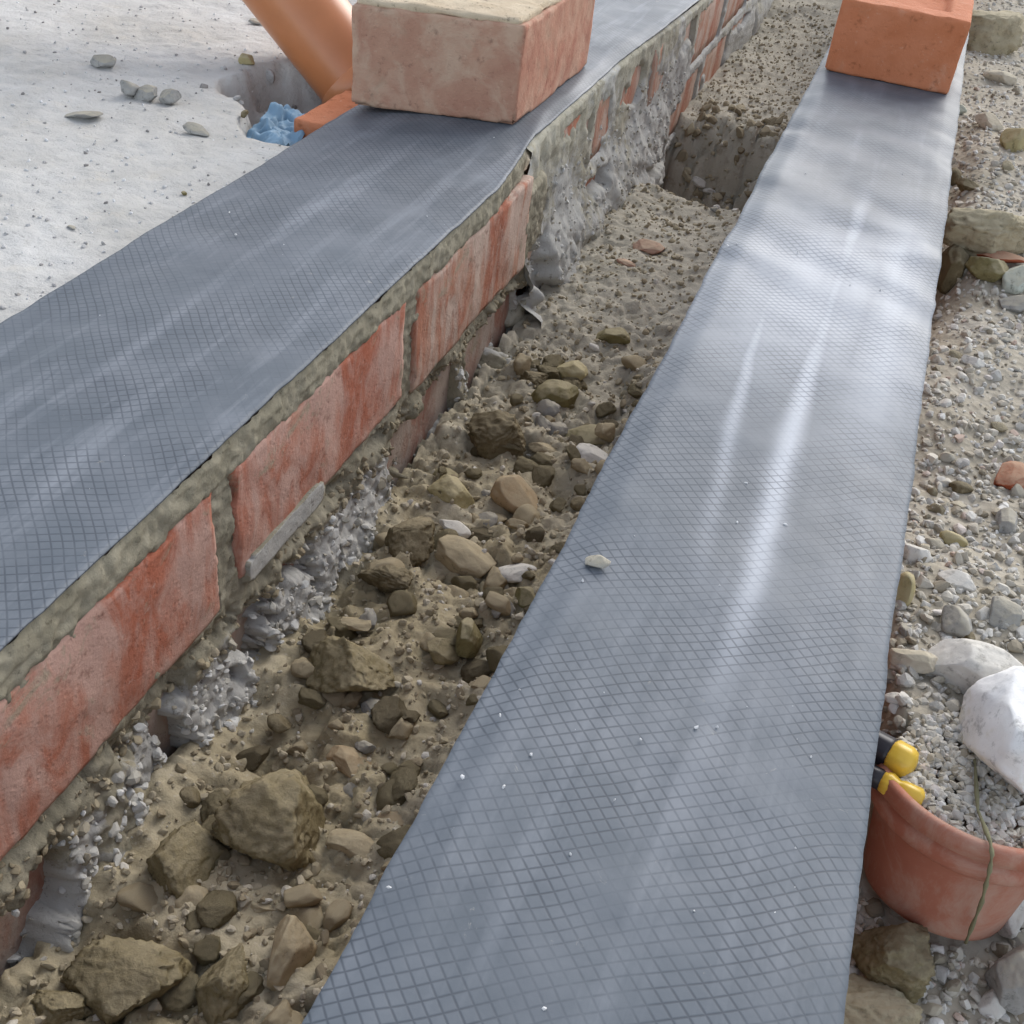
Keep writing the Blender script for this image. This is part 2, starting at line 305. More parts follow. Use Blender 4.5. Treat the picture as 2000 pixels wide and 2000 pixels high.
MS = {
 'clod': stone_mat('brown_clay', (.175, .14, .07), (.285, .235, .13), (.37, .31, .185), 40, 1., .42),
 'dark': stone_mat('dark_clay', (.11, .084, .042), (.19, .15, .085), (.28, .23, .14), 40, 1., .38),
 'tan': stone_mat('tan_stone', (.28, .22, .13), (.40, .32, .205), None, 30, .5),
 'yellow': stone_mat('yellow_stone', (.30, .25, .12), (.42, .36, .20), None, 30, .4),
 'olive': stone_mat('olive_stone', (.14, .12, .05), (.24, .205, .10), None, 40, .5),
 'orange': stone_mat('ochre_stone', (.28, .19, .10), (.38, .27, .16), None, 40, .4),
 'grey': stone_mat('grey_stone', (.24, .235, .22), (.38, .375, .36), None, 40, .3),
 'white': stone_mat('white_stone', (.52, .50, .46), (.70, .68, .64), None, 30, .3, .2),
 'plaster': stone_mat('white_plaster', (.66, .65, .63), (.82, .81, .80), (.60, .57, .47), 22, .3, 0),
 'cream': stone_mat('cream_stone', (.46, .41, .32), (.60, .55, .46), None, 25, .3),
 'sand': stone_mat('sandy_crust', (.30, .255, .16), (.42, .36, .25), (.24, .20, .13), 30, .7),
 'pink': stone_mat('pink_brick_chip', (.42, .22, .16), (.50, .32, .25), None, 40, .3),
 'red': stone_mat('red_tile', (.30, .065, .025), (.36, .10, .05), None, 40, .2),
 'pale_green': stone_mat('pale_green_stone', (.38, .40, .34), (.50, .53, .47), None, 40, .2),
 'mortar': stone_mat('mortar_lump', (.38, .35, .29), (.50, .47, .41), None, 60, .4),
}
def scatter_mat(name, stops):
    m = Mat(name, .9, .2)
    c = ramp(m.nt, m.attr('tone'), stops)
    c = m.mix(m.ramp(m.noise(300, 4, .7), [(.33, (.4, .4, .4)), (.45, (0, 0, 0))]), c, (.22, .19, .14))
    m.color(c); m.bump(m.noise(450, 5, .7), .5, .0007); return m.m
M_GRAVEL = scatter_mat('mixed_gravel', [(0, (.22, .19, .14)), (.12, (.38, .34, .27)), (.4, (.50, .47, .41)), (.6, (.44, .43, .405)), (.75, (.56, .52, .44)), (.95, (.64, .63, .60)), (1, (.46, .34, .27))])
M_CRUMB = scatter_mat('soil_crumbs', [(0, (.22, .18, .12)), (.3, (.31, .265, .18)), (.7, (.39, .34, .25)), (.92, (.45, .41, .33)), (1, (.55, .53, .49))])
M_SLABCRUMB = scatter_mat('slab_crumbs', [(0, (.22, .21, .20)), (.3, (.42, .41, .40)), (.7, (.55, .55, .55)), (1, (.66, .66, .66))])
M_SPLASH = scatter_mat('mortar_splash', [(0, (.27, .24, .18)), (.3, (.40, .385, .34)), (.7, (.50, .495, .47)), (1, (.60, .60, .58))])
def plain(name, col, rough=.5, spec=.5, bumpy=0., var=.12):
    m = Mat(name, rough, spec)
    m.color(m.ramp(m.noise(35, 5, .6), [(.3, tuple(v*(1-var) for v in col)), (.7, tuple(min(1, v*(1+var)) for v in col))]))
    if bumpy: m.bump(m.noise(120, 5, .6), bumpy, .001)
    return m.m

def membrane_mat(name, seed, scuff_sheen):
    m = Mat(name, .4, .25)
    tc = m.obj
    # scrim threads: two families of fine grooves crossing diagonally, about 7 mm apart
    warp = m.nt.nodes.new('ShaderNodeTexNoise'); warp.inputs['Scale'].default_value = 9; warp.inputs['Detail'].default_value = 2
    m.lk(tc, warp.inputs['Vector'])
    sub = m.nt.nodes.new('ShaderNodeVectorMath'); sub.operation = 'SUBTRACT'; m.lk(warp.outputs['Color'], sub.inputs[0]); sub.inputs[1].default_value = (.5, .5, .5)
    scl = m.nt.nodes.new('ShaderNodeVectorMath'); scl.operation = 'SCALE'; m.lk(sub.outputs[0], scl.inputs[0]); scl.inputs['Scale'].default_value = .012
    add = m.nt.nodes.new('ShaderNodeVectorMath'); add.operation = 'ADD'; m.lk(tc, add.inputs[0]); m.lk(scl.outputs[0], add.inputs[1])
    sep = m.nt.nodes.new('ShaderNodeSeparateXYZ'); m.lk(add.outputs[0], sep.inputs[0])
    X, Y = sep.outputs[0], sep.outputs[1]
    def lines(ang, pitch, w0, w1):
        a = math.radians(ang); t = m.math('ADD', m.math('MULTIPLY', X, math.cos(a)/pitch), m.math('MULTIPLY', Y, math.sin(a)/pitch))
        d = m.math('ABSOLUTE', m.math('SUBTRACT', m.math('FRACT', t), .5))     # .5 at a line
        return m.math('SMOOTHSTEP', d, 0) if False else m.ramp(d, [(w0, (0, 0, 0)), (w1, (1, 1, 1))])
    l1 = lines(123, .0050, .375, .485); l2 = lines(43, .0048, .36, .48)
    grid = m.math('MAXIMUM', l1, m.math('MULTIPLY', l2, .9))
    worn = m.ramp(m.noise(13+seed, 4, .6, .5), [(.36, (.15, .15, .15)), (.56, (1, 1, 1))])
    grid = m.math('MULTIPLY', grid, worn)
    base = m.ramp(m.noise(12, 5, .6), [(.3, (.088, .103, .121)), (.7, (.116, .133, .154))])
    # pale dusty film in long scuff marks, plus sky glare painted onto the right strip
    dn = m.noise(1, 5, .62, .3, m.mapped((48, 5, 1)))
    lighten = m.ramp(dn, [(.50, (0, 0, 0)), (.72, (1, 1, 1))])
    def gauss(v, c0, w): return m.math('EXPONENT', m.math('MULTIPLY', m.math('POWER', m.math('DIVIDE', m.math('SUBTRACT', v, c0), w), 2.), -1.))
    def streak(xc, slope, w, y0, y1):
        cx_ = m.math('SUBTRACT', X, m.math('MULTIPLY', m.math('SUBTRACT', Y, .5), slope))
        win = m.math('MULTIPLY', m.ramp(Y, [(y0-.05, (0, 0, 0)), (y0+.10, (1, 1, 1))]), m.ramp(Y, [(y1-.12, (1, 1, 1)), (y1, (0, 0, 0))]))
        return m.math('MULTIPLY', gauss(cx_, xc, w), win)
    if scuff_sheen > .5:  # painted sky glare: two streaks and a broad sheen patch in the colour
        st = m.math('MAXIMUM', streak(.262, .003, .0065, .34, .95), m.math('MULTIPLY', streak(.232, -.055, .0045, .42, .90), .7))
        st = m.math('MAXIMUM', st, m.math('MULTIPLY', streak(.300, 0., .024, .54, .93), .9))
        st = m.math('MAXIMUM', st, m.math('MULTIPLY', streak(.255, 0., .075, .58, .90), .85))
        lighten = m.math('MAXIMUM', m.math('MULTIPLY', lighten, .16), m.math('MULTIPLY', st, m.ramp(dn, [(.2, (.7, .7, .7)), (.6, (1, 1, 1))])))
    c = m.mix(m.math('MULTIPLY', lighten, scuff_sheen), base, (.46, .485, .53))
    c = m.mix(m.math('MULTIPLY', m.ramp(m.noise(20, 6, .65), [(.4, (0, 0, 0)), (.8, (1, 1, 1))]), .22), c, (.34, .35, .38))
    c = m.mix(m.math('MULTIPLY', grid, .58), c, (.022, .028, .040))
    c = m.mix(m.math('MULTIPLY', m.ramp(m.noise(55, 5, .8, 1.), [(.66, (0, 0, 0)), (.74, (1, 1, 1))]), .5), c, (.33, .32, .29))
    m.color(c)
    m.rough(m.ramp(m.noise(8, 5, .6), [(.3, (.46, .46, .46)), (.7, (.62, .62, .62))]))
    if scuff_sheen > .5: grid = m.math('MULTIPLY', grid, m.math('SUBTRACT', 1, m.math('MULTIPLY', lighten, .7)))
    m.bump(m.math('SUBTRACT', 1, grid), .22, .0003); m.bump(m.noise(260, 4, .6), .25, .0003); m.bump(m.noise(24, 3, .5, .2), .18, .003)
    return m.m

# ---------------------------------------------------------------- mesh helpers
def mesh_np(name, V, F, mat, attrs=None, smooth=True):
    V = np.asarray(V, np.float32).reshape(-1, 3); me = bpy.data.meshes.new(name)
    if isinstance(F, np.ndarray) and F.ndim == 2:
        n, k = F.shape
        me.vertices.add(len(V)); me.vertices.foreach_set('co', V.ravel())
        me.loops.add(n*k); me.loops.foreach_set('vertex_index', F.astype(np.int32).ravel())
        me.polygons.add(n); me.polygons.foreach_set('loop_start', np.arange(0, n*k, k, dtype=np.int32))
        me.update(calc_edges=True)
    else: me.from_pydata([tuple(v) for v in V.tolist()], [], F)
    for k_, a in (attrs or {}).items():
        at = me.attributes.new(k_, 'FLOAT', 'POINT'); at.data.foreach_set('value', np.asarray(a, np.float32).ravel())
    me.validate(); me.polygons.foreach_set('use_smooth', np.full(len(me.polygons), bool(smooth)))
    me.materials.append(mat); return me
def put(name, me, origin=(0, 0, 0), parent=None, **props):
    """link a mesh whose vertices are relative to origin (world)"""
    o = bpy.data.objects.new(name, me); COL.objects.link(o)
    if parent is not None: o.parent = parent; o.location = Vector(origin)-world_loc(parent)
    else: o.location = origin
    for k, v in props.items(): o[k] = v
    return o
def world_loc(o):
    v = Vector(o.location)
    while o.parent: o = o.parent; v = v+Vector(o.location)
    return v
def empty(name, loc, **props):
    o = bpy.data.objects.new(name, None); COL.objects.link(o); o.location = loc; o.empty_display_size = .02
    for k, v in props.items(): o[k] = v
    return o
def grid_faces(n, m):
    i, j = np.meshgrid(np.arange(n-1), np.arange(m-1), indexing='ij'); a = i*m+j
    return np.stack([a, a+m, a+m+1, a+1], -1).reshape(-1, 4)
def heightfield(name, xs, ys, fn, mat, lime=None, kind='structure'):
    X, Y = np.meshgrid(xs, ys, indexing='ij'); Z = fn(X, Y)
    V = np.stack([X, Y, Z], -1).reshape(-1, 3)
    me = mesh_np(name, V, grid_faces(len(xs), len(ys)), mat, {'lime': (lime(X, Y) if lime else X*0).ravel()})
    return put(name, me, kind=kind)
def ico(sub):
    t = (1+5**.5)/2
    v = [(-1, t, 0), (1, t, 0), (-1, -t, 0), (1, -t, 0), (0, -1, t), (0, 1, t), (0, -1, -t), (0, 1, -t), (t, 0, -1), (t, 0, 1), (-t, 0, -1), (-t, 0, 1)]
    f = [(0, 11, 5), (0, 5, 1), (0, 1, 7), (0, 7, 10), (0, 10, 11), (1, 5, 9), (5, 11, 4), (11, 10, 2), (10, 7, 6), (7, 1, 8), (3, 9, 4), (3, 4, 2), (3, 2, 6), (3, 6, 8), (3, 8, 9), (4, 9, 5), (2, 4, 11), (6, 2, 10), (8, 6, 7), (9, 8, 1)]
    v = [np.array(p)/np.linalg.norm(p) for p in v]
    for _ in range(sub):
        mid = {}; nf = []
        def m_(a, b):
            k = (min(a, b), max(a, b))
            if k not in mid:
                p = v[a]+v[b]; v.append(p/np.linalg.norm(p)); mid[k] = len(v)-1
            return mid[k]
        for a, b, c in f:
            ab, bc, ca = m_(a, b), m_(b, c), m_(c, a); nf += [(a, ab, ca), (b, bc, ab), (c, ca, bc), (ab, bc, ca)]
        f = nf
    return np.array(v), np.array(f)
ICO = {k: ico(k) for k in range(5)}
def rock(kind, seed, sub=4, sharp=1.):
    """unit rock: faceted and pitted ball, roughly radius 1"""
    r_ = np.random.default_rng(seed); V, F = ICO[sub]; V = V.copy(); off = r_.uniform(0, 50, 3)
    V = V*(1+.22*fbm(V+off, 1.1, 2, seed)[:, None])
    ncut = {'angular': 15, 'slabby': 13, 'rough': 8, 'round': 4}[kind]
    for _ in range(ncut):
        n = r_.normal(size=3); n /= np.linalg.norm(n); d = r_.uniform(.62, .9)*sharp
        V = V-np.maximum(0, V@n-d)[:, None]*n*.93
    if kind == 'rough':
        V = V*(1+.20*fbm(V+off, .5, 4, seed+3, .6, True)[:, None])
        for _ in range(9):
            n = r_.normal(size=3); n /= np.linalg.norm(n); d = r_.uniform(.55, .95)*np.quantile(V@n, .97)
            V = V-np.maximum(0, V@n-d)[:, None]*n*.85
        V = V*(1+.09*fbm(V+off, .26, 4, seed+6, .7, True)[:, None]+.07*fbm(V+off, .08, 2, seed+5)[:, None])
    elif kind != 'round':
        V = V*(1+.07*fbm(V+off, .35, 4, seed+3, .6)[:, None])
    else: V = V*(1+.03*fbm(V+off, .5, 3, seed+3)[:, None])
    V = V/np.abs(V).max(0)
    return V, F
def stone_at(name, row, fn, seed, label, category, group=None, sink=.35):
    x, y, rx, ry, rz, kind, mat, _ = row
    V, F = rock(kind, seed, 4 if max(rx, ry) > .009 else 3)
    a = rng.uniform(0, 6.28) if kind != 'slabby' else rng.uniform(-.4, .4)
    ca, sa = math.cos(a), math.sin(a)
    V = V@np.array([[ca, -sa, 0], [sa, ca, 0], [0, 0, 1]]).T; V = V/np.abs(V).max(0)
    V = V*np.array([rx, ry, rz])
    tx, ty = rng.uniform(-.25, .25, 2)
    V[:, 2] += V[:, 0]*tx+V[:, 1]*ty
    z = float(fn(np.array(x), np.array(y)))
    o = put(name, mesh_np(name, V, F, MS[mat]), (x, y, z+rz*(1-2*sink)), label=label, category=category)
    if group: o['group'] = group
    return o

def rough_box(a, b, res, r=.003, amp=.0008, size=.02, seed=0, chip=.0):
    """closed box from corner a to corner b with rounded, uneven edges; vertices in world space"""
    a, b = np.array(a, float), np.array(b, float); n = np.maximum(2, np.ceil((b-a)/res).astype(int))
    V = []; F = []; base = 0
    for ax in range(3):
        u, w = [(1, 2), (2, 0), (0, 1)][ax]
        for side in (0, 1):
            g, h = np.meshgrid(np.linspace(0, 1, n[u]+1), np.linspace(0, 1, n[w]+1), indexing='ij')
            P = np.zeros(g.shape+(3,)); P[..., ax] = side; P[..., u] = g; P[..., w] = h
            f = grid_faces(n[u]+1, n[w]+1)+base
            if side == 0: f = f[:, ::-1]
            V.append(P.reshape(-1, 3)); F.append(f); base += P[..., 0].size
    V = np.concatenate(V)*(b-a)+a; F = np.concatenate(F)
    c = (a+b)/2; h = (b-a)/2; q = V-c; inner = np.clip(q, -(h-r), h-r); d = q-inner
    L = np.linalg.norm(d, axis=1, keepdims=True); nrm = d/np.maximum(L, 1e-9)
    edge = ((np.abs(d) > 1e-7).sum(1) > 1)[:, None]
    P = c+inner+nrm*r
    P = P+nrm*(amp*fbm(P, size, 4, seed))[:, None]
    if chip: P = P-nrm*edge*(chip*np.clip(fbm(P, .018, 3, seed+9)+.05, 0, 1))[:, None]
    key = np.round(V*1e6).astype(np.int64); _, idx, inv = np.unique(key, axis=0, return_index=True, return_inverse=True)
    inv = np.ravel(inv)
    return P[idx], inv[F]
def brick(name, a, b, mat, parent, res=.006, seed=0, amp=.0016, **kw):
    V, F = rough_box(a, b, res, .0018, amp, .022, seed, kw.pop('chip', .002)); o = (np.array(a)+np.array(b))/2
    return put(name, mesh_np(name, V-o, F, mat), tuple(o), parent, **kw)
def tube(path, rad, seg=20, close=True):
    path = [np.array(p, float) for p in path]; V = []; F = []
    rads = rad if hasattr(rad, '__len__') else [rad]*len(path)
    up = np.array([0, 0, 1.])
    for i, p in enumerate(path):
        t = path[min(i+1, len(path)-1)]-path[max(i-1, 0)]; t /= np.linalg.norm(t)
        s = np.cross(t, up if abs(t[2]) < .9 else np.array([1., 0, 0])); s /= np.linalg.norm(s); u = np.cross(s, t)
        for k in range(seg):
            a = 2*math.pi*k/seg; V.append(p+rads[i]*(math.cos(a)*s+math.sin(a)*u))
    for i in range(len(path)-1):
        for k in range(seg):
            F.append((i*seg+k, i*seg+(k+1) % seg, (i+1)*seg+(k+1) % seg, (i+1)*seg+k))
    if close: F.append(tuple(range(seg))[::-1]); F.append(tuple(range((len(path)-1)*seg, len(path)*seg)))
    return np.array(V), F
def lathe(prof, seg=64):
    V = []; F = []
    for r, z in prof:
        for k in range(seg):
            a = 2*math.pi*k/seg; V.append((r*math.cos(a), r*math.sin(a), z))
    for i in range(len(prof)-1):
        for k in range(seg): F.append((i*seg+k, i*seg+(k+1) % seg, (i+1)*seg+(k+1) % seg, (i+1)*seg+k))
    return np.array(V), F

# ---------------------------------------------------------------- ground
def chunks(x, y, size, seed, tilt=1.2):
    """broken earth: every cell a tilted block with its own height, joints sunk between them"""
    P = np.stack([x, y], -1)/size; P = P+.25*np.stack([fbm(xyz(x, y), size*.6, 3, seed+1), fbm(xyz(x, y), size*.6, 3, seed+2)], -1)
    I = np.floor(P).astype(np.int64); d1 = np.full(x.shape, 9.); d2 = d1.copy(); h = np.zeros(x.shape)
    for i in (-1, 0, 1):
        for j in (-1, 0, 1):
            cx, cy = I[..., 0]+i, I[..., 1]+j; z0 = cx*0
            px, py = cx+.5+.42*_h(cx, cy, z0, seed), cy+.5+.42*_h(cx, cy, z0, seed+11)
            dx, dy = P[..., 0]-px, P[..., 1]-py; d = np.hypot(dx, dy)
            hh = .5*_h(cx, cy, z0, seed+22)+tilt*.6*(dx*_h(cx, cy, z0, seed+33)+dy*_h(cx, cy, z0, seed+44))
            c = d < d1; d2 = np.where(c, d1, np.minimum(d2, d)); h = np.where(c, hh, h); d1 = np.where(c, d, d1)
    return h-.55*(1-sstep(0, .22, d2-d1))
def cavity_z(x, y):
    P = xyz(x, y); near = 1-sstep(.75, 1.0, y)*.65
    return cavity_base(x, y)+near*(.011*fbm(P, .04, 4, 21, .55, True)+.003*fbm(P, .012, 3, 22, .6)+(.0065*chunks(x, y, .030, 24)+.0038*chunks(x, y, .012, 25))*sstep(-.6, .1, fbm(P, .08, 2, 26)))+.0018*fbm(P, .007, 2, 23)+.020*chunks(x, y, .035, 27)*np.exp(-((y-1.36)/.16)**4)*sstep(1.24, 1.28, y)
def gravel_z(x, y):
    P = xyz(x, y); return gravel_base(x, y)+.004*fbm(P, .04, 3, 31, .55)+.0025*fbm(P, .01, 3, 32, .6)
def slab_z(x, y):
    P = xyz(x, y); z = slab_base(x, y)+.0022*fbm(P, .03, 4, 41, .6)+.0012*fbm(P, .008, 2, 42)
    # broken edge and hollow beside the pipe
    e = ((x+.225)/.085)**2+((y-.905)/.085)**2+.35*fbm(P, .03, 3, 43)
    e2 = ((x+.205)/.05)**2+((y-.835)/.062)**2+.25*fbm(P, .03, 3, 45)
    dep = (1-sstep(.75, 1.05, np.minimum(e, e2)))
    return z-dep*(.045+.012*fbm(P, .018, 3, 44, .6, True))
ysn = np.concatenate([np.arange(-.8, -.1, .01), np.arange(-.1, 1.3, .0022), np.arange(1.3, 3.6, .006)])
heightfield('soil', np.arange(-.002, .20, .0022), ysn, cavity_z, M_SOIL,
            lambda x, y: np.clip(sstep(.5, .95, y)*.9+sstep(.09, .16, x)*.5*sstep(-.2, .4, fbm(xyz(x, y), .06, 2, 4)), 0, 1))
ysg = np.concatenate([np.arange(-.8, 0, .01), np.arange(0, .9, .0035), np.arange(.9, 4.2, .012)])
heightfield('gravel_bed', np.concatenate([np.arange(.305, .62, .0035), np.arange(.62, 2.2, .02)]), ysg, gravel_z, M_GRAVELG)
heightfield('concrete_slab', np.concatenate([np.arange(-1.8, -.5, .012), np.arange(-.5, -.098, .0035)]), np.concatenate([np.arange(-.8, 1.4, .004), np.arange(1.4, 4.2, .015)]), slab_z, M_SLAB)
g = np.array([[-60, -60, -.5], [60, -60, -.5], [60, 60, -.5], [-60, 60, -.5]], float)
put('ground', mesh_np('ground', g, np.array([[0, 1, 2, 3]]), M_GRAVELG), kind='structure')

# ---------------------------------------------------------------- left wall
bow = lambda Y: -.015*sstep(.74, .92, Y)*(1-sstep(1.1, 1.5, Y))
lw = empty('brick_wall', (-.05, .9, -.2), label='low red brick wall with rough mortar joints, its top under the wide left membrane', category='wall')
TOP = [(-.70, -.48), (-.465, -.265), (-.25, -.05), (-.034, .152), (.166, .368), (.385, .599), (.617, .857)]
LOW = [(-.66, -.44), (-.42, -.22), (-.2, .06), (.078, .285), (.303, .505), (.523, .72), (.738, .86)]
ZT, ZL = (-.105, -.0225), (-.198, -.128)
for i, (y0, y1) in enumerate(TOP):
    mt = ['red', 'red', 'red', 'red', 'red', 'red', 'pink'][i]
    t = .006 if i == 5 else 0                            # small settlements
    brick('brick', (-.10, y0, ZT[0]+t), (.0005*(i % 2), y1, ZT[1]+t*.3), MB[mt], lw, .003, 8+i, chip=.009)
for i, (y0, y1) in enumerate(LOW):
    brick('brick', (-.10, y0, ZL[0]), (-.010, y1, ZL[1]), MB['red2'], lw, .006, 30+i, chip=.004)
def box_sd(Y, Z, rows, zr):
    d = np.full(Y.shape, -1.)
    for (y0, y1) in rows: d = np.maximum(d, np.minimum(np.minimum(Y-y0, y1-Y), np.minimum(Z-zr[0], zr[1]-Z)))
    return d
def panel(name, ys, zs, xf, mat, lime, parent):
    Y, Z = np.meshgrid(ys, zs, indexing='ij'); X = xf(Y, Z); V = np.stack([X, Y, Z], -1).reshape(-1, 3)
    o = np.array([-.02, ys.mean(), zs.mean()])
    return put(name, mesh_np(name, V-o, grid_faces(len(ys), len(zs)), mat, {'lime': np.clip(lime(Y, Z), 0, 1).ravel()}), tuple(o), parent)
def near_face(Y, Z):
    P = xyz(0, Y, Z); n = fbm(P, .014, 4, 51, .6); nb = fbm(P, .05, 2, 52)
    d = box_sd(Y, Z, TOP, ZT); d2 = box_sd(Y, Z, LOW, ZL)
    bed = sstep(-.026, -.019, Z)
    x = -.0018+.0024*n+.0015*fbm(P, .004, 2, 58)+.003*bed-.002*sstep(-.006, -.001, Z)
    x = np.where(d > -.002, x-.02*sstep(-.001, .004, d-.0045*np.clip(n+.1, 0, 1)-.011*sstep(.5, .75, fbm(P, .022, 3, 53)+.5)), x)
    smear = sstep(.0, .25, nb+.35*n+.1)                  # lower course mostly plastered over
    low = -.007+.0075*smear+.0035*np.clip(n, -1, 1)+.0030*fbm(P, .005, 3, 56, .8)
    low = np.where(d2 > 0, low-.022*(1-smear)*sstep(.0, .006, d2), low)
    w = sstep(-.105, -.122, Z)
    x = x*(1-w)+low*w
    x = x-.009*np.exp(-((Z+.113)/.005)**2)*sstep(-.1, .3, fbm(P, .035, 2, 57))   # raked hollow below the top course
    x = x+.016*sstep(-.130, -.195, Z)*(.9+.2*n)+.0015*fbm(P, .0035, 2, 59)*w
    # pale mortar skin on the bottom arris of the second brick
    sk = np.exp(-((Z+.097)/.0085)**4)*sstep(.385, .40, Y)*(1-sstep(.472, .486, Y))
    x = np.maximum(x, np.where(sk > .35, .0022+.0012*n, -1))
    return x+bow(Y)*sstep(-.040, -.028, Z)-.03*sstep(.862, .90, Y)*sstep(-.09, -.12, Z)
def near_lime(Y, Z):
    P = xyz(0, Y, Z); f = .85*sstep(-.112, -.150, Z)*sstep(-.35, .25, fbm(P, .05, 3, 61)+.12)+.15*sstep(-.1, -.13, Z)
    sk = np.exp(-((Z+.097)/.0085)**4)*sstep(.385, .40, Y)*(1-sstep(.472, .486, Y))
    f = np.maximum(f, sk)
    return np.where((Z > -.10) & (sk < .2), .1*np.clip(fbm(P, .02, 2, 62), 0, 1), f)
panel('mortar', np.concatenate([np.arange(-.72, 0, .004), np.arange(0, .905, .0016)]), np.arange(-.215, -.0012, .0016), near_face, M_MORTAR, near_lime, lw)
# far stretch: more courses showing, mostly smeared with grey mortar
FR = [[(.872+i*.205+s_, 1.062+i*.205+s_) for i in range(-1, 14)] for s_ in (0., .1, 0., .1)]
FZ = [(-.085, -.016), (-.167, -.098), (-.249, -.180), (-.331, -.262)]
for rr, zz in zip(FR, FZ):
    for (y0, y1) in rr:
        y0 = max(y0, .876)
        if y1-y0 > .04 and y0 < 3.4: brick('brick', (-.10, y0, zz[0]), (.001+.9*float(bow((y0+y1)/2)), y1, zz[1]), MB['pink'], lw, .016, int(y0*97), chip=.003)
def redness(Y, Z):
    P = xyz(0, Y, Z); n = fbm(P, .09, 3, 71)
    r = np.exp(-((Y-1.58)/.20)**2)*1.2+np.exp(-((Y-1.22)/.06)**2-((Z+.045)/.03)**2)*.9+.7*sstep(1.6, 1.8, Y)*sstep(-.12, -.08, Z)
    return sstep(.38, .66, r+1.1*n+.3*fbm(P, .02, 3, 74))
def far_face(Y, Z):
    P = xyz(0, Y, Z); n = fbm(P, .02, 4, 72, .6); x = .004+.0035*n+.002*fbm(P, .007, 3, 75, .7)+bow(Y)*.9
    for rr, zz in zip(FR, FZ):
        d = box_sd(Y, Z, rr, zz); x = np.where(d > 0, x-.02*redness(Y, Z)*sstep(.0, .005, d), x-.004*(d <= 0)*redness(Y, Z)*0)
    x = x+.026*sstep(-.07, -.16, Z)*(.9+.3*n)*(1-sstep(1.3, 1.45, Y))+.012*sstep(-.08, -.13, Z)*sstep(1.8, 2., Y)
    return np.where(Z > -.003, np.minimum(x, bow(Y)), x)
panel('mortar', np.concatenate([np.arange(.859, 1.7, .0028), np.arange(1.7, 3.5, .008)]), np.arange(-.36, -.0012, .0028), far_face, M_MORTAR_FAR,
      lambda Y, Z: .35+.35*sstep(.0, -.14, Z)+.3*fbm(xyz(0, Y, Z), .07, 3, 73), lw)
V, F = rough_box((-.10, -.72, -.028), (-.03, 3.5, -.0015), .02, .001, .0, .02, 3); c = np.array([-.05, 1.6, -.015])
put('mortar_bed', mesh_np('mortar_bed', V-c, F, M_MORTAR, {'lime': np.zeros(len(V))}), tuple(c), lw)
V, F = rough_box((-.098, -.72, -.40), (-.03, 3.5, -.03), .05, .001, .0, .02, 3); c = np.array([-.06, 1.6, -.2])
put('mortar_core', mesh_np('mortar_core', V-c, F, M_MORTAR, {'lime': np.zeros(len(V))}), tuple(c), lw)

for lx, ly, lz, lr, sd in ((-.0160, .866, -.014, .014, 901), (-.020, .888, -.013, .013, 902), (-.012, .867, -.16, .02, 903)):
    V, F = rock('rough', sd, 3); V = V*np.array([lr*.8, lr*1.2, lr*.9])
    put('mortar_lump', mesh_np('mortar_lump', V, F, [M_CREAM, M_MORTAR, M_MORTAR_FAR][sd-901], {'lime': np.full(len(V), .2)}), (lx, ly, lz), lw)

# ---------------------------------------------------------------- right wall (its top under the right membrane)
rw = empty('brick_wall', (.25, .9, -.2), label='outer red brick wall carrying the narrow glossy membrane on the right', category='wall')
for r_i, (z0, z1) in enumerate([(-.082, -.012), (-.165, -.095), (-.25, -.18)]):
    y = -.72+.1*(r_i % 2)
    while y < 2.6:
        brick('brick', (.190, y, z0), (.314, y+.2, z1), MB['red'], rw, .014, int(y*50)+r_i*7, chip=.003); y += .212
V, F = rough_box((.194, -.72, -.40), (.310, 2.6, -.0015), .02, .001, .001, .02, 3); c = np.array([.25, 1.1, -.2])
put('mortar', mesh_np('mortar', V-c, F, M_MORTAR, {'lime': np.full(len(V), .3)}), tuple(c), rw)

# ---------------------------------------------------------------- the two membranes
def membrane(name, xl, xr, y0, y1, zf, mat, label, nx=60, step=.004):
    ys = np.arange(y0, y1, step); u = np.linspace(0, 1, nx)
    U, Y = np.meshgrid(u, ys, indexing='ij'); L, Rr = xl(Y), xr(Y); X = L+(Rr-L)*U; Z = zf(X, Y, U)
    T = np.stack([X, Y, Z+.0012], -1).reshape(-1, 3); B = np.stack([X, Y, Z], -1).reshape(-1, 3); n = len(T); m_ = len(ys)
    f = grid_faces(nx, m_); F = [f, f[:, ::-1]+n]
    i = np.arange(m_-1); a = i; F.append(np.stack([a, a+1, a+1+n, a+n], -1)); a = (nx-1)*m_+i; F.append(np.stack([a+1, a, a+n, a+1+n], -1))
    j = np.arange(nx-1)*m_; F.append(np.stack([j+m_, j, j+n, j+m_+n], -1)); j = j+m_-1; F.append(np.stack([j, j+m_, j+m_+n, j+n], -1))
    return put(name, mesh_np(name, np.concatenate([T, B]), np.concatenate(F), mat), label=label, category='membrane', group='damp proof membranes laid on the wall tops')
def edge(x0, seed, amp=.0016):
    return lambda Y: x0+amp*fbm(xyz(seed, Y, 0), .12, 3, seed)+.0011*fbm(xyz(seed, Y, 0), .018, 4, seed+1, .7)
